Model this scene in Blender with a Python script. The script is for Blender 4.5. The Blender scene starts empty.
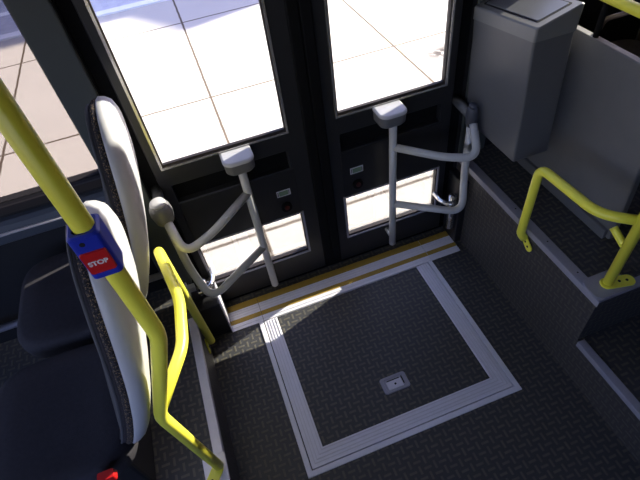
import bpy, bmesh, math, random
from mathutils import Vector, Matrix
random.seed(4)
PI = math.pi
sc = bpy.context.scene
C = sc.collection

# ------------------------------------------------------------------ camera, sky, sun, exposure
cam_d = bpy.data.cameras.new('camera'); cam = bpy.data.objects.new('camera', cam_d); C.objects.link(cam)
r_ = Vector((0.9357944, -0.3352752, -0.1089925)); d_ = Vector((-0.3179760, -0.6691696, -0.6716424)); f_ = Vector((0.1522506, 0.6631761, -0.7328146))
M = Matrix((( r_.x, -d_.x, -f_.x, 0), (r_.y, -d_.y, -f_.y, 0), (r_.z, -d_.z, -f_.z, 1.9), (0, 0, 0, 1)))
cam.matrix_world = M
cam_d.sensor_width = 36; cam_d.lens = 472.24 / 640 * 36; cam_d.clip_start = .02; cam_d.clip_end = 200
sc.camera = cam

SUN_EL = math.radians(23.2)
sun_to = Vector((1, .355, 0)).normalized() * math.cos(SUN_EL) + Vector((0, 0, math.sin(SUN_EL)))
sd = bpy.data.lights.new('sun', 'SUN'); sun = bpy.data.objects.new('sun', sd); C.objects.link(sun)
sd.energy = 34.0; sd.angle = math.radians(.6); sd.color = (1, .93, .80)
sun.rotation_euler = sun_to.to_track_quat('Z', 'Y').to_euler(); sun.location = (6, 4, 6)

w = bpy.data.worlds.new('world'); sc.world = w; w.use_nodes = True
wn = w.node_tree; wn.nodes.clear()
sky = wn.nodes.new('ShaderNodeTexSky'); sky.sky_type = 'NISHITA'; sky.sun_disc = False
sky.sun_elevation = SUN_EL; sky.sun_rotation = math.radians(70); sky.air_density = 1.2; sky.dust_density = 2.0
bg = wn.nodes.new('ShaderNodeBackground'); bg.inputs['Strength'].default_value = 0.60
wo = wn.nodes.new('ShaderNodeOutputWorld')
wb = wn.nodes.new('ShaderNodeMix'); wb.data_type = 'RGBA'; wb.blend_type = 'MULTIPLY'; wb.inputs['Factor'].default_value = 1; wb.inputs['B'].default_value = (1.05, .96, 1.32, 1)
wn.links.new(sky.outputs[0], wb.inputs['A']); wn.links.new(wb.outputs['Result'], bg.inputs[0]); wn.links.new(bg.outputs[0], wo.inputs[0])

sc.view_settings.view_transform = 'Standard'; sc.view_settings.look = 'None'
sc.view_settings.exposure = 0.22; sc.view_settings.gamma = 1; sc.view_settings.use_curve_mapping = False

# ------------------------------------------------------------------ materials
def mat(name, col, rough=.5, metal=0.0, spec=.5, noise=0.0, nscale=30, bump=0.0, bscale=200):
    m = bpy.data.materials.new(name); m.use_nodes = True
    nt = m.node_tree; b = nt.nodes['Principled BSDF']
    b.inputs['Base Color'].default_value = (*col, 1); b.inputs['Roughness'].default_value = rough
    b.inputs['Metallic'].default_value = metal; b.inputs['Specular IOR Level'].default_value = spec
    if noise or bump:
        tc = nt.nodes.new('ShaderNodeTexCoord')
    if noise:
        n = nt.nodes.new('ShaderNodeTexNoise'); n.inputs['Scale'].default_value = nscale; n.inputs['Detail'].default_value = 4
        nt.links.new(tc.outputs['Object'], n.inputs['Vector'])
        mx = nt.nodes.new('ShaderNodeMix'); mx.data_type = 'RGBA'
        mx.inputs['A'].default_value = (*[c * (1 - noise) for c in col], 1)
        mx.inputs['B'].default_value = (*[min(1, c * (1 + noise)) for c in col], 1)
        nt.links.new(n.outputs['Fac'], mx.inputs['Factor']); nt.links.new(mx.outputs['Result'], b.inputs['Base Color'])
    if bump:
        n2 = nt.nodes.new('ShaderNodeTexNoise'); n2.inputs['Scale'].default_value = bscale; n2.inputs['Detail'].default_value = 3
        nt.links.new(tc.outputs['Object'], n2.inputs['Vector'])
        bp = nt.nodes.new('ShaderNodeBump'); bp.inputs['Strength'].default_value = bump; bp.inputs['Distance'].default_value = .002
        nt.links.new(n2.outputs['Fac'], bp.inputs['Height']); nt.links.new(bp.outputs[0], b.inputs['Normal'])
    return m

class N:                                                   # small node maths helper
    def __init__(s, nt): s.nt = nt
    def m(s, op, a, b=None, c=None):
        n = s.nt.nodes.new('ShaderNodeMath'); n.operation = op
        for i, v in enumerate((a, b, c)):
            if v is None: continue
            if isinstance(v, (int, float)): n.inputs[i].default_value = v
            else: s.nt.links.new(v, n.inputs[i])
        return n.outputs[0]

def tread(name, axes, cell=.030, base=(.044, .044, .048), bar=(.108, .100, .078)):
    """vinyl with short raised bars, laid alternately across and along"""
    m = mat(name, base, .45, spec=.45); nt = m.node_tree; b = nt.nodes['Principled BSDF']; k = N(nt)
    g = nt.nodes.new('ShaderNodeNewGeometry'); sp = nt.nodes.new('ShaderNodeSeparateXYZ'); nt.links.new(g.outputs['Position'], sp.inputs[0])
    U = k.m('DIVIDE', sp.outputs[axes[0]], cell); V = k.m('DIVIDE', sp.outputs[axes[1]], cell)
    fu, fv = k.m('FLOOR', U), k.m('FLOOR', V)
    par = k.m('ABSOLUTE', k.m('MODULO', k.m('ADD', fu, fv), 2.0))
    u = k.m('ABSOLUTE', k.m('SUBTRACT', k.m('SUBTRACT', U, fu), .5)); v = k.m('ABSOLUTE', k.m('SUBTRACT', k.m('SUBTRACT', V, fv), .5))
    def soft(x, hi): 
        n = nt.nodes.new('ShaderNodeMapRange'); n.inputs['From Min'].default_value = hi; n.inputs['From Max'].default_value = hi + .07
        n.inputs['To Min'].default_value = 1; n.inputs['To Max'].default_value = 0; nt.links.new(x, n.inputs['Value']); return n.outputs[0]
    A = k.m('MULTIPLY', soft(u, .46), soft(v, .11)); B = k.m('MULTIPLY', soft(v, .46), soft(u, .11))
    P = k.m('ADD', k.m('MULTIPLY', A, par), k.m('MULTIPLY', B, k.m('SUBTRACT', 1.0, par)))
    nz = nt.nodes.new('ShaderNodeTexNoise'); nz.inputs['Scale'].default_value = 22; nz.inputs['Detail'].default_value = 3; nt.links.new(g.outputs['Position'], nz.inputs['Vector'])
    nf = k.m('MULTIPLY', P, k.m('ADD', .35, nz.outputs['Fac']))
    mx = nt.nodes.new('ShaderNodeMix'); mx.data_type = 'RGBA'; mx.inputs['A'].default_value = (*base, 1); mx.inputs['B'].default_value = (*bar, 1)
    nt.links.new(nf, mx.inputs['Factor']); nt.links.new(mx.outputs['Result'], b.inputs['Base Color'])
    bp = nt.nodes.new('ShaderNodeBump'); bp.inputs['Strength'].default_value = .5; bp.inputs['Distance'].default_value = .0012
    nt.links.new(P, bp.inputs['Height']); nt.links.new(bp.outputs[0], b.inputs['Normal'])
    return m

YEL = mat('yellow_paint', (.86, .80, .075), .32, noise=.04, nscale=20)
GREYT = mat('grey_tube_paint', (.50, .50, .50), .30, noise=.05, nscale=25)
ALU = mat('brushed_aluminium', (.66, .64, .70), .42, .25, noise=.08, nscale=60)
ALUD = mat('dull_aluminium', (.34, .33, .38), .45, .3, noise=.08, nscale=60)
BEAD = mat('bright_metal_bead', (.75, .72, .68), .25, .8, noise=.03)
CHROME = mat('worn_chrome', (.75, .74, .72), .18, .9, noise=.1, nscale=80)
DOORF = mat('door_frame_paint', (.018, .018, .020), .42, noise=.12, nscale=30, bump=.05)
DOORP = mat('door_panel_paint', (.012, .012, .014), .45, noise=.12, nscale=30, bump=.05)
RUB = mat('black_rubber', (.005, .005, .006), .8, spec=.12, noise=.1)
GASK = mat('brown_black_gasket', (.015, .009, .007), .6, noise=.1)
PILL = mat('pillar_paint', (.050, .058, .057), .5, noise=.06, bump=.1)
WALLM = mat('side_wall_trim', (.014, .014, .016), .7, spec=.2, noise=.1, bump=.1)
LEDGE = mat('ledge_plastic', (.060, .068, .085), .4, noise=.06)
CEIL = mat('ceiling_laminate', (.28, .28, .30), .6, noise=.03)
HOUS = mat('grey_housing_plastic', (.12, .12, .125), .5, noise=.06, bump=.15)
HOUSL = mat('brown_metal', (.14, .10, .08), .35, .5, noise=.1)
HOUSD = mat('dark_housing_plastic', (.05, .052, .068), .5, noise=.06)
PALE = mat('pale_plastic_and_lit_top', (.42, .42, .44), .45, noise=.04)  # pale grey parts; on the clamp block it stands for the lit top
BINB = mat('bin_grey_plastic', (.100, .100, .107), .48, noise=.05, bump=.15, bscale=400)
BINL = mat('bin_lid_plastic', (.165, .165, .168), .45, noise=.04, bump=.1, bscale=400)
BINF = mat('bin_flap_plastic', (.13, .135, .15), .35, noise=.04)
PANELM = mat('partition_laminate', (.135, .133, .136), .5, noise=.10, nscale=14, bump=.4, bscale=160)
CLOTH = mat('dark_seat_cloth', (.034, .032, .038), .9, spec=.15, noise=.25, nscale=90, bump=.5, bscale=500)
BROWNC = mat('brown_seat_cloth', (.06, .045, .032), .9, spec=.15, noise=.4, nscale=60, bump=.5, bscale=500)
SHELL = mat('pale_grey_shell', (.44, .44, .455), .4, noise=.03)
PIPE_ = mat('seat_edge_piping', (.045, .046, .055), .7, noise=.1)
RED = mat('red_plastic', (.55, .012, .012), .35, noise=.04)
BLUE = mat('blue_plastic', (.018, .035, .42), .35, noise=.04)
WHT = mat('white_print', (.75, .75, .75), .5, noise=.02)
GREENL = mat('green_label', (.16, .24, .15), .5, noise=.1)
DRED = mat('dark_red_lens', (.06, .01, .008), .3, noise=.1)
DARK = mat('black_hole', (.004, .004, .004), .8, noise=.1)
GOLD = mat('yellow_grip_strip', (.36, .235, .035), .6, noise=.18, nscale=50)
SILL = mat('sill_aluminium', (.76, .75, .82), .42, .15, noise=.08, nscale=50)

# speckled side cloth of the seat backs
def speckle():
    m = mat('speckled_border_cloth', (.02, .02, .02), .9, spec=.15); nt = m.node_tree; b = nt.nodes['Principled BSDF']
    tc = nt.nodes.new('ShaderNodeTexCoord'); v = nt.nodes.new('ShaderNodeTexVoronoi'); v.inputs['Scale'].default_value = 420
    nt.links.new(tc.outputs['Object'], v.inputs['Vector'])
    cr = nt.nodes.new('ShaderNodeValToRGB'); cr.color_ramp.interpolation = 'CONSTANT'
    e = cr.color_ramp.elements; e[0].color = (.018, .017, .02, 1); e[1].position = .62; e[1].color = (.17, .12, .07, 1)
    x = e.new(.78); x.color = (.05, .045, .05, 1)
    sp = nt.nodes.new('ShaderNodeSeparateColor'); nt.links.new(v.outputs['Color'], sp.inputs[0]); nt.links.new(sp.outputs[0], cr.inputs[0])
    nt.links.new(cr.outputs[0], b.inputs['Base Color'])
    return m
SPECK = speckle()

def glass(name, tint, amount):
    m = bpy.data.materials.new(name); m.use_nodes = True; nt = m.node_tree; nt.nodes.clear()
    t = nt.nodes.new('ShaderNodeBsdfTransparent'); t.inputs[0].default_value = (*tint, 1)
    g = nt.nodes.new('ShaderNodeBsdfGlossy'); g.inputs['Roughness'].default_value = .02
    n = nt.nodes.new('ShaderNodeTexNoise'); n.inputs['Scale'].default_value = 3
    fr = nt.nodes.new('ShaderNodeFresnel'); fr.inputs[0].default_value = 1.45
    mu = nt.nodes.new('ShaderNodeMath'); mu.operation = 'MULTIPLY'; mu.inputs[1].default_value = amount
    mx = nt.nodes.new('ShaderNodeMixShader'); o = nt.nodes.new('ShaderNodeOutputMaterial')
    nt.links.new(fr.outputs[0], mu.inputs[0]); nt.links.new(mu.outputs[0], mx.inputs[0]); nt.links.new(t.outputs[0], mx.inputs[1]); nt.links.new(g.outputs[0], mx.inputs[2])
    nt.links.new(mx.outputs[0], o.inputs[0])
    return m
GLASS = glass('clear_glass', (.94, .95, .94), .6)
TINT = glass('tinted_glass', (.56, .54, .525), .6)

def pavement():
    m = mat('concrete_slabs', (.48, .45, .41), .85); nt = m.node_tree; b = nt.nodes['Principled BSDF']; k = N(nt)
    g = nt.nodes.new('ShaderNodeNewGeometry'); sp = nt.nodes.new('ShaderNodeSeparateXYZ'); nt.links.new(g.outputs['Position'], sp.inputs[0])
    nz = nt.nodes.new('ShaderNodeTexNoise'); nz.inputs['Scale'].default_value = 9; nz.inputs['Detail'].default_value = 6; nt.links.new(g.outputs['Position'], nz.inputs['Vector'])
    wob = k.m('MULTIPLY', k.m('SUBTRACT', nz.outputs['Fac'], .5), .012)
    def joint(ax, off, step):
        t = k.m('DIVIDE', k.m('ADD', k.m('SUBTRACT', sp.outputs[ax], off), wob), step)
        fr = k.m('SUBTRACT', t, k.m('FLOOR', k.m('ADD', t, .5)))
        n = nt.nodes.new('ShaderNodeMapRange'); n.inputs['From Min'].default_value = .004; n.inputs['From Max'].default_value = .009
        n.inputs['To Min'].default_value = 1; n.inputs['To Max'].default_value = 0
        nt.links.new(k.m('ABSOLUTE', fr), n.inputs['Value']); return n.outputs[0]
    J = k.m('MAXIMUM', joint(0, .14, 1.85), joint(1, 4.11, 1.89))
    n2 = nt.nodes.new('ShaderNodeTexNoise'); n2.inputs['Scale'].default_value = 1.6; n2.inputs['Detail'].default_value = 8; nt.links.new(g.outputs['Position'], n2.inputs['Vector'])
    c1 = nt.nodes.new('ShaderNodeMix'); c1.data_type = 'RGBA'; c1.inputs['A'].default_value = (.42, .395, .36, 1); c1.inputs['B'].default_value = (.36, .335, .31, 1)
    nt.links.new(n2.outputs['Fac'], c1.inputs['Factor'])
    # an oily stain on one slab
    dx = k.m('SUBTRACT', sp.outputs[0], 2.40); dy = k.m('SUBTRACT', sp.outputs[1], 3.75)
    r = k.m('SQRT', k.m('ADD', k.m('MULTIPLY', k.m('MULTIPLY', dx, dx), .55), k.m('MULTIPLY', k.m('MULTIPLY', dy, dy), 3.0)))
    n3 = nt.nodes.new('ShaderNodeTexNoise'); n3.inputs['Scale'].default_value = 16; n3.inputs['Detail'].default_value = 5; nt.links.new(g.outputs['Position'], n3.inputs['Vector'])
    st = nt.nodes.new('ShaderNodeMapRange'); st.inputs['From Min'].default_value = .10; st.inputs['From Max'].default_value = .30; st.inputs['To Min'].default_value = 1; st.inputs['To Max'].default_value = 0
    nt.links.new(r, st.inputs['Value'])
    sp3 = nt.nodes.new('ShaderNodeMapRange'); sp3.inputs['From Min'].default_value = .38; sp3.inputs['From Max'].default_value = .50; nt.links.new(n3.outputs['Fac'], sp3.inputs['Value'])
    S = k.m('MULTIPLY', st.outputs[0], sp3.outputs[0])
    c2 = nt.nodes.new('ShaderNodeMix'); c2.data_type = 'RGBA'; c2.inputs['B'].default_value = (.03, .02, .02, 1)
    nt.links.new(S, c2.inputs['Factor']); nt.links.new(c1.outputs['Result'], c2.inputs['A'])
    c3 = nt.nodes.new('ShaderNodeMix'); c3.data_type = 'RGBA'; c3.inputs['B'].default_value = (.06, .04, .025, 1)
    nt.links.new(J, c3.inputs['Factor']); nt.links.new(c2.outputs['Result'], c3.inputs['A'])
    nt.links.new(c3.outputs['Result'], b.inputs['Base Color'])
    return m

# ------------------------------------------------------------------ mesh helpers
def obj(name, bm, m, parent=None, smooth=False, bevel=0.0, ang=35):
    bmesh.ops.recalc_face_normals(bm, faces=bm.faces)
    me = bpy.data.meshes.new(name); bm.to_mesh(me); bm.free()
    o = bpy.data.objects.new(name, me); C.objects.link(o)
    for q in (m if isinstance(m, (list, tuple)) else [m]): me.materials.append(q)
    if smooth:
        for p in me.polygons: p.use_smooth = True
    if bevel:
        b = o.modifiers.new('bevel', 'BEVEL'); b.width = bevel; b.segments = 2; b.limit_method = 'ANGLE'; b.angle_limit = math.radians(40)
    if parent: 
        o.parent = parent
        o.matrix_parent_inverse = Matrix.Translation(-Vector(parent.location))
    return o
def struct(name, bm, m, parent=None, **k):
    o = obj(name, bm, m, parent, **k)
    if parent is None: o['kind'] = 'structure'
    return o
def tag(o, label, cat, group=None):
    o['label'] = label; o['category'] = cat
    if group: o['group'] = group
    return o
def thing(name, label, cat, loc=(0, 0, 0), group=None):
    o = bpy.data.objects.new(name, None); C.objects.link(o); o.location = loc; o.empty_display_size = .05
    return tag(o, label, cat, group)

def box(bm, x0, x1, y0, y1, z0, z1, mi=0):
    v = [bm.verts.new(p) for p in ((x0,y0,z0),(x1,y0,z0),(x1,y1,z0),(x0,y1,z0),(x0,y0,z1),(x1,y0,z1),(x1,y1,z1),(x0,y1,z1))]
    for q in ((0,3,2,1),(4,5,6,7),(0,1,5,4),(1,2,6,5),(2,3,7,6),(3,0,4,7)):
        f = bm.faces.new([v[i] for i in q]); f.material_index = mi
    return v
def boxes(*L):
    bm = bmesh.new()
    for b in L: box(bm, *b)
    return bm
def wall_with_holes(x0, x1, z0, z1, y0, y1, holes):
    """slab in the xz plane, thickness y0..y1, rectangular holes (hx0,hx1,hz0,hz1)"""
    bm = bmesh.new()
    xs = sorted({x0, x1, *[h[0] for h in holes], *[h[1] for h in holes]}); zs = sorted({z0, z1, *[h[2] for h in holes], *[h[3] for h in holes]})
    xs = [x for x in xs if x0 <= x <= x1]; zs = [z for z in zs if z0 <= z <= z1]
    solid = {}
    for i in range(len(xs) - 1):
        for j in range(len(zs) - 1):
            cx, cz = (xs[i] + xs[i+1]) / 2, (zs[j] + zs[j+1]) / 2
            solid[i, j] = not any(h[0] < cx < h[1] and h[2] < cz < h[3] for h in holes)
    vc = {}
    def V(i, j, y):
        if (i, j, y) not in vc: vc[i, j, y] = bm.verts.new((xs[i], y, zs[j]))
        return vc[i, j, y]
    for (i, j), s in solid.items():
        if not s: continue
        for y in (y0, y1): bm.faces.new([V(i,j,y), V(i+1,j,y), V(i+1,j+1,y), V(i,j+1,y)])
        for (di, dj, a, b) in ((-1,0,(0,0),(0,1)), (1,0,(1,0),(1,1)), (0,-1,(0,0),(1,0)), (0,1,(0,1),(1,1))):
            if not solid.get((i+di, j+dj), False):
                bm.faces.new([V(i+a[0],j+a[1],y0), V(i+b[0],j+b[1],y0), V(i+b[0],j+b[1],y1), V(i+a[0],j+a[1],y1)])
    return bm

def smooth_path(pts, rad, seg=6):
    """round every inner corner of a polyline"""
    P = [Vector(p) for p in pts]; out = [P[0]]
    for i in range(1, len(P) - 1):
        a, b, c = P[i-1], P[i], P[i+1]
        r = rad[i-1] if isinstance(rad, (list, tuple)) else rad
        r = min(r, (a-b).length * .49, (c-b).length * .49)
        p, q = b + (a-b).normalized() * r, b + (c-b).normalized() * r
        for k in range(seg + 1):
            t = k / seg; out.append(p.lerp(b, t).lerp(b.lerp(q, t), t))
    out.append(P[-1]); return out
def tube(bm, pts, r, n=14, caps=True, dome=False, mi=0):
    P = [Vector(p) for p in pts]; rings = []
    up = None
    for i, p in enumerate(P):
        t = (P[min(i+1, len(P)-1)] - P[max(i-1, 0)]).normalized()
        if up is None: up = t.orthogonal().normalized()
        up = (up - t * up.dot(t)).normalized(); sd_ = t.cross(up)
        rr = r[i] if isinstance(r, (list, tuple)) else r
        rings.append([bm.verts.new(p + (up * math.cos(2*PI*k/n) + sd_ * math.sin(2*PI*k/n)) * rr) for k in range(n)])
    for a, b in zip(rings, rings[1:]):
        for k in range(n):
            f = bm.faces.new([a[k], a[(k+1)%n], b[(k+1)%n], b[k]]); f.material_index = mi
    if caps: 
        f = bm.faces.new(rings[0][::-1]); f.material_index = mi; f = bm.faces.new(rings[-1]); f.material_index = mi
def T(*paths, n=14):
    bm = bmesh.new()
    for pts, r in paths: tube(bm, pts, r, n)
    return bm
def loft(rings, cap0=True, cap1=True, bm=None):
    bm = bm or bmesh.new(); R = [[bm.verts.new(p) for p in ring] for ring in rings]; n = len(R[0])
    for a, b in zip(R, R[1:]):
        for k in range(n): bm.faces.new([a[k], a[(k+1)%n], b[(k+1)%n], b[k]])
    if cap0: bm.faces.new(R[0][::-1])
    if cap1: bm.faces.new(R[-1])
    return bm
def disc(bm, c, normal, r, depth, n=16):
    c = Vector(c); nn = Vector(normal).normalized()
    tube(bm, [c, c + nn * depth], r, n)
def rrect(cx, cy, hx, hy, r, n=5):
    out = []
    for sx, sy, a0 in ((1,1,0), (-1,1,90), (-1,-1,180), (1,-1,270)):
        for k in range(n + 1):
            a = math.radians(a0 + 90 * k / n); out.append((cx + sx*(hx-r) + r*math.cos(a), cy + sy*(hy-r) + r*math.sin(a)))
    return out
def tab_bm(pts2, frame, th, holes):
    """flat bracket tab: rounded outline in a local frame (origin, u, v, n), with dark holes returned separately"""
    o, u, v, n = [Vector(q) for q in frame]
    f = lambda a, b, c: o + u*a + v*b + n*c
    bm = loft([[f(a, b, 0) for a, b in pts2], [f(a, b, th) for a, b in pts2]])
    hb = bmesh.new()
    for (a, b) in holes: disc(hb, f(a, b, th - .001), n, .005, .002, 10)
    return bm, hb

YD = 1.52          # inner face of the bus side and doors
# ------------------------------------------------------------------ outside
struct('pavement', boxes((-14, 22, 1.75, 6.85, -.42, -.30)), pavement())
struct('road', boxes((-14, 22, 7.0, 30, -.50, -.42)), mat('asphalt', (.42, .42, .46), .9, noise=.2, nscale=8))
struct('curb', boxes((-14, 22, 6.85, 7.0, -.50, -.28)), mat('white_kerb_stone', (.70, .70, .70), .8, noise=.05))
struct('lane_line', boxes((-14, 22, 8.2, 8.35, -.42, -.416)), mat('white_road_paint', (.8, .8, .8), .7, noise=.05))
fp = [(-14, -.5), (30, -.5), (30, 5.97), (16.5, 5.97), (15.4, 6.10), (15.0, 6.5), (11.9, 5.36), (-14, 5.36)]
struct('shadow_wall', loft([[(x, 11.0, z) for x, z in fp], [(x, 11.6, z) for x, z in fp]]), mat('shadow_wall_grey', (.35, .34, .35), .8, noise=.1, nscale=2))  # unseen wall, added to shade the far ground; top edge shaped to that shadow

# ------------------------------------------------------------------ the bus shell
TF = tread('tread_vinyl_floor', (0, 1)); TV = tread('tread_vinyl_riser', (1, 2), base=(.046, .042, .041), bar=(.085, .075, .062)); TX = tread('tread_vinyl_riser_front', (0, 2))
fl = bmesh.new()
# low floor, left out under the hatch
box(fl, -.30, -.055, -1.1, 1.336, -.04, 0); box(fl, .866, 1.07, -1.1, 1.336, -.04, 0); box(fl, -.055, .866, -1.1, .59, -.04, 0)
box(fl, -.30, 1.07, 1.336, 1.60, -.06, -.004); box(fl, -.055, .866, .59, 1.336, -.06, -.02)
struct('floor', fl, TF)
def platform(name, x0, x1, y0, y1, z0, z1):
    bm = boxes((x0, x1, y0, y1, z0, z1)); bm.faces.ensure_lookup_table()
    for f in bm.faces:
        f.normal_update(); n = f.normal
        f.material_index = 0 if abs(n.z) > .5 else (1 if abs(n.x) > .5 else 2)
    return struct(name, bm, [TF, TV, TX])
platform('floor_left', -4.0, -.30, -1.1, 1.52, -.04, .25)
platform('floor_right', 1.07, 4.5, .61, 1.52, -.04, .475)
platform('floor_step', 1.07, 1.9, -1.1, .61, -.04, .22)

# side wall with window openings and the doorway
struct('wall_door_side', wall_with_holes(-4, 4.5, -.30, 2.36, YD, YD + .07,
    [(-3.2, -1.95, .90, 2.25), (-1.75, -.385, .90, 2.25), (-.275, 1.065, -.30, 2.25), (1.20, 2.45, 1.36, 2.25)]), WALLM)
struct('wall_opposite', wall_with_holes(-4, 4.5, -.04, 2.36, -1.17, -1.1, [(-3.2, -1.2, .95, 2.05), (-1.1, -.1, 1.05, 2.0)]), WALLM)
struct('ceiling', boxes((-4, 4.5, -1.17, YD + .07, 2.36, 2.42)), CEIL)
# bus ends: wide windscreen openings
def yz_wall(name, x0, x1, holes, m):
    bm = wall_with_holes(-1.17, YD + .07, -.04, 2.36, x0, x1, holes)
    bmesh.ops.transform(bm, matrix=Matrix(((0,1,0,0),(1,0,0,0),(0,0,1,0),(0,0,0,1))), verts=bm.verts)
    return struct(name, bm, m)
yz_wall('wall_rear', 4.5, 4.57, [], WALLM)
yz_wall('wall_front', -4.07, -4.0, [(-1.0, 1.4, .9, 2.2)], WALLM)
# pillars beside the doorway
struct('trim_pillar', boxes((-.385, -.278, YD - .025, YD, .25, 2.36), (1.065, 1.20, YD - .015, YD, .475, 2.36)), PILL, bevel=.006)
# glazing of the left window with its gasket
g = struct('window_1', wall_with_holes(-1.77, -.375, .875, 2.27, YD - .006, YD + .004, [(-1.745, -.390, .905, 2.245)]), GASK)
struct('window_pane', boxes((-1.75, -.385, YD + .03, YD + .036, .90, 2.25)), TINT, g)
g2 = struct('sun_window', wall_with_holes(1.20, 2.47, 1.34, 2.27, YD - .006, YD + .004, [(1.21, 2.44, 1.37, 2.24)]), GASK)  # unseen window, added and sized for the sun it lets onto the seats
struct('window_pane', boxes((1.20, 2.45, YD + .03, YD + .036, 1.36, 2.25)), GLASS, g2)
# wall ledge below the window and the heater pipe
lb = bmesh.new()
prof = [(YD, .862), (YD - .020, .862), (YD - .034, .85), (YD - .040, .82), (YD - .030, .775), (YD - .012, .76), (YD, .76)]
lb = loft([[(x, y, z) for y, z in prof] for x in (-3.5, -.386)])
struct('trim_ledge', lb, LEDGE)
struct('trim_ledge_bead', T(([(-3.5, YD - .040, .822), (-.386, YD - .040, .822)], .006)), ALU, smooth=True)

# ------------------------------------------------------------------ doorway sill
sl = bmesh.new()
for (x0, x1) in ((-.186, -.031), (-.029, .865), (.867, 1.03)):
    box(sl, x0, x1, 1.336, 1.486, -.004, .004, 0)
    box(sl, x0, x1, 1.372, 1.397, .004, .0052, 1); box(sl, x0, x1, 1.450, 1.485, .004, .0052, 1)
    for y in (1.352, 1.41, 1.425, 1.44): box(sl, x0, x1, y, y + .003, .004, .0058, 0)
struct('trim_sill', sl, [SILL, GOLD])
struct('trim_door_post', boxes((-.30, -.187, 1.345, YD, -.004, .225), (1.031, 1.07, 1.40, YD, -.004, .40)), DOORP, bevel=.006)
struct('trim_step_strip', boxes((-.189, -.185, 1.345, 1.50, .0, .22)), ALU)

# ------------------------------------------------------------------ ramp hatch in the floor
h = thing('ramp_hatch', 'large square ramp hatch set in the floor with a wide aluminium frame and tread covering', 'hatch', (.405, .96, 0))
def frame_ring(outer, inner, z0, z1, m, name, bev=.0015):
    ox0, ox1, oy0, oy1 = outer; ix0, ix1, iy0, iy1 = inner
    bm = bmesh.new()
    o = [(ox0,oy0),(ox1,oy0),(ox1,oy1),(ox0,oy1)]; i = [(ix0,iy0),(ix1,iy0),(ix1,iy1),(ix0,iy1)]
    vo = [[bm.verts.new((*p, z)) for p in o] for z in (z0, z1)]; vi = [[bm.verts.new((*p, z)) for p in i] for z in (z0, z1)]
    for k in range(4):
        j = (k+1) % 4
        bm.faces.new([vo[1][k], vo[1][j], vi[1][j], vi[1][k]]); bm.faces.new([vo[0][k], vo[0][j], vi[0][j], vi[0][k]])
        bm.faces.new([vo[0][k], vo[0][j], vo[1][j], vo[1][k]]); bm.faces.new([vi[0][k], vi[0][j], vi[1][j], vi[1][k]])
    return obj(name, bm, m, h, bevel=bev)
frame_ring((-.055, .866, .590, 1.334), (-.034, .845, .612, 1.334), -.018, .005, SILL, 'outer_frame')
frame_ring((-.030, .841, .616, 1.333), (.034, .777, .680, 1.331), -.018, .004, SILL, 'inner_frame')
rb = bmesh.new()
for q in (.014, .026, .040, .054):
    box(rb, -.030+q, -.027+q, .616+q, 1.33, .004, .0062); box(rb, .838-q, .841-q, .616+q, 1.33, .004, .0062); box(rb, -.030+q, .841-q, .616+q, .619+q, .004, .0062)
obj('frame_ribs', rb, ALU, h)
obj('cover', boxes((.0345, .7765, .6805, 1.331, -.018, .001)), TF, h)
# recessed lift handle
hb = thing_h = None
hx, hy = .407, .812
hp = loft([[(x, y, .001) for x, y in rrect(hx, hy, .058, .037, .012)], [(x, y, .006) for x, y in rrect(hx, hy, .056, .035, .012)],
           [(x, y, .006) for x, y in rrect(hx, hy, .046, .026, .008)], [(x, y, .0015) for x, y in rrect(hx, hy, .044, .024, .008)]], cap0=False)
hh = obj('lift_handle', hp, ALUD, h)
obj('handle_flap', loft([[(x, y, .002) for x, y in rrect(hx - .002, hy - .006, .034, .019, .004)], [(x, y, .0065) for x, y in rrect(hx - .002, hy - .006, .033, .018, .004)]]), ALU, hh)
kb = bmesh.new(); disc(kb, (hx, hy - .006, .0063), (0, 0, 1), .0048, .0008, 12); box(kb, hx - .03, hx + .026, hy + .014, hy + .018, .002, .0028)
box(kb, hx + .034, hx + .039, hy - .015, hy + .02, .002, .0035)
obj('keyhole', kb, DARK, hh)

# ------------------------------------------------------------------ door leaves
def door_leaf(name, x0, x1, gx0, gx1, seal, label):
    """x0..x1 leaf, gx0..gx1 glazing; seal = side of the meeting edge"""
    e = bpy.data.objects.new(name, None); C.objects.link(e); e.location = (x0, YD, 0); e['kind'] = 'structure'; e['label'] = label
    gz = [(gx0, gx1, .87, 2.10), (gx0, gx1, .18, .437)]
    P = lambda n, bm, m, par=e, **k: obj(n, bm, m, par, **k)
    fr = wall_with_holes(x0, x1, .02, 2.22, YD, YD + .035, gz + [(gx0 + .004, gx1 - .012, .695, .78)])
    P('leaf_frame', fr, DOORF, bevel=.004)
    P('lower_panel', wall_with_holes(gx0 - .002, gx1 + .002, .445, .69, YD - .004, YD, []), DOORP, bevel=.002)
    P('grip_recess', boxes((gx0, gx1 - .008, YD + .028, YD + .033, .69, .785)), RUB)
    for (a, b, c, d) in gz:
        be = P('glazing_bead', wall_with_holes(a - .008, b + .008, c - .008, d + .008, YD - .006, YD + .001, [(a, b, c, d)]), BEAD if c > .5 else ALUD)
        P('gasket', wall_with_holes(a - .001, b + .001, c - .001, d + .001, YD + .002, YD + .016, [(a + .005, b - .005, c + .010, d - .005)]), GASK, be)
        P('pane', boxes((a, b, YD + .014, YD + .019, c, d)), GLASS)
    sx = x1 if seal > 0 else x0
    P('edge_seal', boxes((sx - (.040 if seal > 0 else .004), sx + (.004 if seal > 0 else .040), YD - .012, YD + .045, .02, 2.22)), RUB, bevel=.006)
    return e
dl = door_leaf('door_1', -.232, .396, -.193, .286, 1, 'left leaf of the double passenger door, glazed above and below')
dr = door_leaf('door_2', .404, 1.010, .496, .966, -1, 'right leaf of the double passenger door, glazed above and below')
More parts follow.
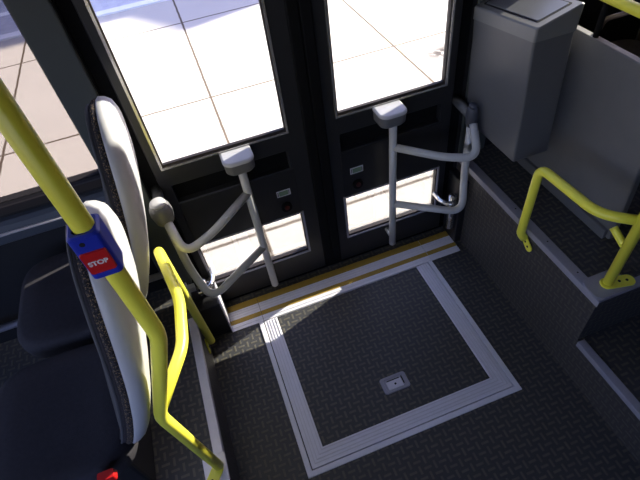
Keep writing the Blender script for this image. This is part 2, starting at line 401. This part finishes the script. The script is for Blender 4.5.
struct('trim_door_gap', boxes((-.277, -.233, YD + .02, YD + .05, -.05, 2.25), (1.011, 1.064, YD + .02, YD + .05, -.05, 2.25), (-.277, 1.064, YD + .01, YD + .05, -.05, .018)), RUB)

def door_button(x, side, lab1, lab2):
    t = thing('door_release_button', lab1, 'button', (x, YD - .004, .50), 'door release buttons')
    bm = bmesh.new(); disc(bm, (x, YD - .004, .503), (0, -1, 0), .024, .010, 20); obj('button_ring', bm, RUB, t)
    bm = bmesh.new(); disc(bm, (x, YD - .014, .503), (0, -1, 0), .011, .005, 16); obj('button_lens', bm, DRED, t)
    s = thing('instruction_label', lab2, 'label', (x, YD - .004, .575), 'labels on the door panels')
    obj('plate', boxes((x - .030, x + .030, YD - .006, YD - .004, .565, .597)), ALU, s)
    obj('print', boxes((x - .020, x + .020, YD - .0068, YD - .006, .569, .593)), GREENL, s)
    for dx in (-.026, .022): obj('border_mark', boxes((x + dx, x + dx + .003, YD - .0068, YD - .006, .570, .592)), DARK, s)
for x, n in ((.224, 'left'), (.560, 'right')):
    door_button(x, 1, 'round black button with a dark red lens on the %s door leaf' % n, 'small green label with metal edge above the button on the %s door leaf' % n)

# ------------------------------------------------------------------ grey grab frames on the doors
def grab_frame(sgn, label):
    """sgn +1: left leaf (pivot towards -x); -1: mirrored for the right leaf"""
    mid = .389
    X = lambda x: x if sgn > 0 else 2 * mid - x
    p1x, p2x = .077, -.232
    t = thing('door_grab_frame', label, 'grab rail', (X(p1x), 1.45, .10), 'grey grab frames on the doors')
    p1 = [(X(p1x), 1.45, .10), (X(p1x), 1.45, .83)]
    bm = T((p1, .0165)); obj('upright', bm, GREYT, t, smooth=True)
    up = smooth_path([(X(p1x), 1.45, .695), (X(-.10), 1.33, .66), (X(-.215), 1.275, .655), (X(-.237), 1.365, .755)], [.05, .055], 8)
    obj('upper_rail', T((up, .0165)), GREYT, t, smooth=True)
    lo = smooth_path([(X(-.240), 1.385, .755), (X(-.243), 1.385, .46), (X(-.200), 1.295, .335), (X(p1x), 1.45, .375)], [.08, .07], 10)
    obj('lower_rail', T((lo, .0165)), GREYT, t, smooth=True)
    # clamp block below the glass
    def blk(z, hx, yb, yf, r):
        pts = [(X(p1x) + hx, yb), (X(p1x) - hx, yb)]
        arc = []
        for k in range(7):
            a = PI + PI/2 * k/6; arc.append((X(p1x) - hx + r + r*math.cos(a), yf + r + r*math.sin(a)))
        for k in range(7):
            a = 1.5*PI + PI/2 * k/6; arc.append((X(p1x) + hx - r + r*math.cos(a), yf + r + r*math.sin(a)))
        return [(a, b, z) for a, b in pts + arc]
    obj('clamp_block', loft([blk(.800, .048, YD - .006, 1.438, .030), blk(.812, .056, YD - .006, 1.428, .033), blk(.853, .058, YD - .006, 1.424, .034)]), HOUS, t, bevel=.003)
    obj('clamp_lit_top', loft([blk(.8535, .060, YD - .006, 1.421, .036), blk(.861, .059, YD - .006, 1.423, .035), blk(.865, .053, YD - .008, 1.429, .030)]), PALE, t)  # light on top of the block, painted as a paler slab
    # round end housing at the pivot side
    c = Vector((X(-.243), 1.385, 0))
    def ring(z, a, b, dx=0): return [(c.x + ho + hs*a*math.cos(2*PI*k/20), c.y + hs*b*math.sin(2*PI*k/20), z) for k in range(20)]
    hs, ho, hm, cm = (1, 0, HOUS, PALE) if sgn > 0 else (.62, -.004, HOUSD, HOUSD)
    obj('end_housing', loft([ring(.730, .022, .024), ring(.745, .034, .036), ring(.785, .041, .043), ring(.81, .037, .041), ring(.823, .030, .034)]), hm, t, smooth=True)
    obj('end_cap', loft([ring(.823, .030, .032), ring(.831, .027, .030), ring(.835, .018, .022)]), cm, t, smooth=True)
    # stays from the pivot housing and the upright to the leaf
    obj('stay', T(([(X(p1x), 1.45, .14), (X(p1x), YD, .14)], .010)), GREYT, t, smooth=True)
    obj('stay', T(([(c.x, 1.40, .775), (X(-.250), YD + .02, .775)], .020)), HOUS, t, smooth=True)
    # pivot hinge, part of the door leaf
    hb_ = bmesh.new(); tube(hb_, [(X(-.232), 1.43, .10 if sgn < 0 else .226), (X(-.232), 1.43, .315)], .019, 16)
    hg = obj('hinge', hb_, CHROME, dl if sgn > 0 else dr, smooth=True)
    def sub(n, bm, m, **k):
        o = obj(n, bm, m, None, **k); o.parent = hg; o.matrix_parent_inverse = Matrix.Identity(4); return o
    arm = bmesh.new(); tube(arm, smooth_path([(X(-.250), 1.43, .29), (X(-.215), 1.395, .29), (X(-.185), 1.44, .28), (X(-.185), YD, .275)], .03), .013, 12)
    sub('hinge_arm', arm, CHROME, smooth=True)
    cl = bmesh.new(); box(cl, min(X(-.262), X(-.205)), max(X(-.262), X(-.205)), 1.405, 1.458, .245, .272)
    sub('hinge_clamp', cl, CHROME, bevel=.004)
    for (a, b) in ((-.252, 1.416), (-.213, 1.444)):
        nb = bmesh.new(); disc(nb, (X(a), b, .272), (0, 0, 1), .006, .007, 6); sub('bolt', nb, DARK)
grab_frame(1, 'grey tubular grab frame on the left door leaf, beside the seats')
grab_frame(-1, 'grey tubular grab frame on the right door leaf, below the litter bin')
obj_br = obj('wall_bracket', boxes((-.300, -.262, 1.40, 1.425, .300, .325), (-.300, -.292, 1.39, 1.435, .29, .335)), PALE)
obj_br.name = 'post_bracket'; tag(obj_br, 'small pale metal bracket behind the slim yellow post near the left door', 'bracket')

# ------------------------------------------------------------------ step edge trims
et = bmesh.new()
box(et, 1.064, 1.102, .605, 1.50, .468, .481); box(et, 1.102, 1.95, .605, .640, .468, .481); box(et, 1.061, 1.0645, .602, 1.50, .452, .481)
struct('trim_platform_right', et, ALUD, bevel=.003)
pl = bmesh.new(); ring = rrect(1.135, .655, .070, .046, .03)
struct('trim_corner_plate', loft([[(x, y, .481) for x, y in ring], [(x, y, .484) for x, y in ring]]), ALUD)
sc_ = bmesh.new()
for (x, y) in ((1.085, .735), (1.085, 1.1), (1.2, .622), (1.30, .622), (1.085, .90)): disc(sc_, (x, y, .481), (0, 0, 1), .003, .001, 8)
struct('trim_screws', sc_, DARK)
struct('trim_step', boxes((1.064, 1.092, -1.1, .60, .213, .226), (1.061, 1.0645, -1.1, .60, .20, .226)), ALUD, bevel=.003)
struct('trim_platform_left', boxes((-.330, -.298, .70, 1.30, .244, .258), (-.301, -.296, .70, 1.30, .225, .258)), ALU, bevel=.003)
struct('trim_platform_left_plate', boxes((-.370, -.292, -.9, .70, .244, .261)), ALU, bevel=.002)

# ------------------------------------------------------------------ yellow rails
def foot_tab(parent, o, u, v, n, L=.075, W=.040, holes=((.03, .0), (.055, .0))):
    pts = rrect(L/2, 0, L/2 + .012, W/2, W/2 - .002, 6)
    a, b = tab_bm(pts, (o, u, v, n), .006, holes)
    k = obj('foot_bracket', a, YEL, parent, bevel=.001); obj('bolt_holes', b, DARK, k)
R = .017
ry = thing('yellow_grab_rail', 'low yellow grab rail loop bolted to the raised floor edge on the right', 'grab rail', (1.045, 1.0, .43))
p = smooth_path([(1.060, .990, .425), (1.045, 1.00, .45), (1.045, .998, .785), (1.058, .735, .785), (1.145, .662, .785)], [.02, .045, .07], 8)
obj('loop_rail', T((p, R)), YEL, ry, smooth=True)
foot_tab(ry, (1.064, .995, .43), (0, -.80, -.60), (0, .60, -.80), (-1, 0, 0), L=.055, W=.036, holes=((.022, 0), (.044, 0)))
obj('corner_post', T(([(1.140, .655, .486), (1.147, .655, 1.9), (1.147, .655, 2.36)], R)), YEL, ry, smooth=True)
foot_tab(ry, (1.125, .655, .484), (.97, -.22, 0), (.22, .97, 0), (0, 0, 1), L=.095, W=.046, holes=((.053, .0), (.080, .0)))
obj('hook', T((smooth_path([(1.142, .655, .66), (1.140, .70, .685), (1.138, .725, .70)], .02), [.013] * 9)), YEL, ry, smooth=True)

rt = thing('handrail', 'straight yellow handrail above the grey partition at the top right', 'handrail', (1.30, 1.1, 1.11))
obj('rail', T(([(1.30, .72, 1.235), (1.30, 1.47, 1.235)], R)), YEL, rt, smooth=True)
for y in (1.175, .86):
    obj('support', T(([(1.30, y, 1.10), (1.30, y, 1.23)], .010)), RUB, rt, smooth=True)
lt = obj('seat_latch', T((smooth_path([(1.322, 1.20, 1.098), (1.335, 1.19, 1.155), (1.352, 1.125, 1.195)], .015), .008)), HOUSL, smooth=True)
tag(lt, 'small metal latch on top of the grey partition below the yellow handrail', 'latch')

pp = thing('yellow_pole', 'thick yellow stanchion with a bent foot beside the aisle seat', 'pole', (-.322, .655, .26))
main = smooth_path([(-.316, .655, .275), (-.341, .636, .757), (-.216, .600, 1.125), (-.218, .600, 2.36)], [.028, .028], 6)
obj('main_pole', T((main, R)), YEL, pp, smooth=True)
foot_tab(pp, (-.320, .655, .261), (-.6, -.8, 0), (.8, -.6, 0), (0, 0, 1), L=.065, W=.04, holes=((.045, 0),))
rail = smooth_path([(-.275, 1.255, .11), (-.277, 1.205, .785), (-.236, .965, .785), (-.250, .80, .785), (-.330, .640, .785)], [.03, .04, .035], 6)
obj('loop_rail', T((rail, R)), YEL, pp, smooth=True)
foot_tab(pp, (-.298, 1.250, .13), (0, -.5, -.86), (0, .86, -.5), (1, 0, 0), L=.05, W=.032, holes=((.030, 0),))

# stop request box on the pole
sb = thing('stop_button', 'blue stop request box with a square red button clamped on the yellow pole', 'button', (-.218, .60, 1.33))
bx = -.2185; by = .60; BZ = 1.383
def hr(z, i): return [(x, y, z) for x, y in rrect(bx, by, .0245 - i, .0255 - i, .009, 5)]
def hi(z):                                                  # bore for the pole
    out = []
    for x, y in rrect(bx, by, .0245, .0255, .009, 5):
        q = Vector((x - bx, y - by)).normalized() * .0190; out.append((bx + q.x, by + q.y, z))
    return out
obj('housing', loft([hi(BZ - .040), hr(BZ - .040, .004), hr(BZ - .036, 0), hr(BZ + .050, 0), hr(BZ + .054, .004), hi(BZ + .054), hi(BZ - .040)], False, False), BLUE, sb)
obj('push_plate', loft([[(x, by - .0255 - d, z) for x, z in rrect(bx, BZ, .0205 - i, .023 - i, .004)] for d, i in ((0, 0), (.003, .001))]), RED, sb)
sbm = bmesh.new(); disc(sbm, (bx - .006, by - .0250, BZ + .040), (0, -1, 0), .0042, .0012, 12); obj('screw', sbm, DARK, sb)
def text_mesh(s, size, name, m, parent, mw):
    cu = bpy.data.curves.new(name, 'FONT'); cu.body = s; cu.size = size; cu.align_x = 'CENTER'; cu.align_y = 'CENTER'; cu.extrude = .0004; cu.offset = .0004
    o = bpy.data.objects.new(name, cu); C.objects.link(o); bpy.context.view_layer.update()
    me = bpy.data.meshes.new_from_object(o.evaluated_get(bpy.context.evaluated_depsgraph_get()))
    C.objects.unlink(o); bpy.data.objects.remove(o)
    me.transform(mw); n = bpy.data.objects.new(name, me); C.objects.link(n); me.materials.clear(); me.materials.append(m)
    n.parent = parent; n.matrix_parent_inverse = Matrix.Translation(-Vector(parent.location)); return n
text_mesh('STOP', .0125, 'stop_lettering', WHT, sb, Matrix.Translation((bx, by - .0290, BZ)) @ Matrix.Rotation(PI/2, 4, 'X'))

# ------------------------------------------------------------------ partition panel and litter bin
pn = thing('partition_panel', 'grey textured partition panel standing on the raised floor behind the litter bin', 'panel', (1.30, 1.15, .475))
pb = bmesh.new()
def pan_out(x, i): return [(x, y, z) for y, z in [(.815+i, .482), (.815+i, .62), (.845+i, 1.09-i), (.865+i, 1.11-i), (1.50, 1.112-i), (1.50, .482)]]
obj('board', loft([pan_out(1.285, .004), pan_out(1.289, 0), pan_out(1.311, 0), pan_out(1.315, .004)]), PANELM, pn)
obj('base_strip', boxes((1.270, 1.286, .83, 1.50, .476, .520)), HOUS, pn, bevel=.003)

bn = thing('litter_bin', 'tall grey litter bin with a sloping lid mounted on the partition by the door', 'bin', (1.19, 1.36, .63))
X0, X1, Y0, Y1 = 1.052, 1.207, 1.168, 1.512
def q4(x0, x1, y0, y1, z, r=.008, z0_tilt=True):
    ring = rrect((x0+x1)/2, (y0+y1)/2, (x1-x0)/2, (y1-y0)/2, r, 4)
    return [(x, y, (z(x) if callable(z) else z) - (.13 * (y - Y0) if z0_tilt else 0)) for x, y in ring]
obj('body', loft([q4(X0 + .006, X1, Y0 - .022, Y1 - .03, .700, .008, False), q4(X0 + .003, X1, Y0 - .026, Y1 - .03, .706, .008, False), q4(X0 + .002, X1, Y0 + .008, Y1, 1.158)]), BINB, bn, smooth=False)
slope = lambda x: 1.202 + (x - X0) * .27
lid = loft([q4(X0 - .002, X1 + .002, Y0 + .002, Y1, 1.156), q4(X0 - .002, X1 + .002, Y0, Y1, lambda x: slope(x) - .004), q4(X0 + .002, X1 - .002, Y0 + .004, Y1 - .004, slope)])
ld = obj('lid', lid, BINL, bn)
zz = lambda d: (lambda x: slope(x) + d)
obj('flap_gap', loft([q4(X0 + .020, X1 - .016, Y0 + .030, Y1 - .022, zz(-.002)), q4(X0 + .020, X1 - .016, Y0 + .030, Y1 - .022, zz(.0008))]), DARK, ld)
obj('flap', loft([q4(X0 + .026, X1 - .021, Y0 + .037, Y1 - .028, zz(0)), q4(X0 + .027, X1 - .022, Y0 + .038, Y1 - .029, zz(.0025))]), BINF, ld)

obj('mounting_bracket', boxes((X1 - .002, 1.286, 1.25, 1.40, .78, 1.06)), HOUS, bn)
# ------------------------------------------------------------------ seats
def se(t, n):                                              # superellipse
    c, s = math.cos(t), math.sin(t)
    return (abs(c) ** (2/n)) * (1 if c > 0 else -1), (abs(s) ** (2/n)) * (1 if s > 0 else -1)
def make_seat(cx, yc, z0, label, cloth=CLOTH, group=None):
    """seat facing -x; cx = x of the top of the back, z0 = floor it stands on"""
    t = thing('bus_seat', label, 'seat', (cx - .36, yc, z0), group)
    zb, zt = z0 + .345, z0 + 1.055; zc = (zb + zt) / 2; hz = (zt - zb) / 2
    def lean(z):                                           # x of the rear surface, slightly curved
        q = (zt - z) / .655; return cx - .032 * q - .138 * q * q
    NS = 48
    def ring(sc_y, sc_z, d):
        out = []
        for k in range(NS):
            c, s = se(2*PI*k/NS, 2.9 if math.sin(2*PI*k/NS) < 0 else 2.15)
            z = zc + hz * s * sc_z; y = yc + .205 * c * sc_y
            out.append((lean(z) - d, y, z))
        return out
    # hard shell (rear), cloth border (edge), upholstery (front)
    obj('back_shell', loft([ring(.985, .985, .046), ring(1, 1, .040), ring(.99, .99, .026), ring(.95, .96, .012), ring(.86, .90, .003), ring(.6, .7, -.004), ring(.25, .3, -.006)]), SHELL, t, smooth=True)
    obj('back_border', loft([ring(.955, .965, .040), ring(.990, .990, .0465), ring(.988, .988, .056), ring(.975, .978, .061), ring(.93, .94, .064)]), SPECK, t, smooth=True)
    obj('back_piping', loft([ring(.955, .958, .068), ring(.962, .965, .073), ring(.952, .955, .0765), ring(.935, .940, .075), ring(.93, .935, .070)]), PIPE_, t, smooth=True)
    obj('backrest', loft([ring(.95, .955, .058), ring(.965, .968, .063), ring(.945, .952, .072), ring(.90, .92, .078), ring(.72, .78, .075), ring(.5, .5, .070), ring(.2, .2, .068)]), cloth, t, smooth=True)
    # cushion
    xf, xr = cx - .575, cx - .195; xm = (xf + xr) / 2; hx = (xr - xf) / 2
    def cr(s, z, n=4.5, sy=1.0):
        out = []
        for k in range(NS):
            c, q = se(2*PI*k/NS, n); x = xm + hx * c * s
            out.append((x, yc - .012 + (.208 - .012 * max(0, -c)) * q * sy * (1 - (1 - s) * .6), z + .012 * (-c) * .5))
        return out
    zs = z0 + .455
    obj('seat_cushion', loft([cr(.93, zs - .085, 4.5, .95), cr(.985, zs - .070), cr(1.0, zs - .035), cr(.985, zs - .014), cr(.95, zs - .003), cr(.85, zs + .004), cr(.6, zs + .001), cr(.3, zs - .003)]), cloth, t, smooth=True)
    obj('seat_pan', loft([cr(.72, zs - .125), cr(.90, zs - .090), cr(.90, zs - .082)]), HOUS, t)
    obj('pedestal', boxes((xm - .06, xm + .10, yc - .12, yc + .12, z0 + .001, zs - .12)), DOORP, t, bevel=.01)
    return t
s1 = make_seat(-.203, 1.245, .25, 'dark upholstered window seat with pale back shell, nearest the side window', group='double seat on the left')
s2 = make_seat(-.243, .797, .25, 'dark upholstered aisle seat with pale back shell, beside the thick yellow pole', group='double seat on the left')
s3 = make_seat(1.94, 1.20, .475, 'brown upholstered seat on the raised floor behind the grey partition', BROWNC)
obj('belt_buckle', loft([[(x, y, .695) for x, y in rrect(-.503, .562, .022, .013, .005)], [(x, y, .715) for x, y in rrect(-.503, .562, .020, .011, .005)]]), RED, s2)
hpipe = obj('heater_pipe', T(([(-3.5, 1.46, .40), (-.32, 1.46, .40)], .015)), ALUD, smooth=True)
tag(hpipe, 'grey pipe running low along the side wall behind the seats', 'pipe')
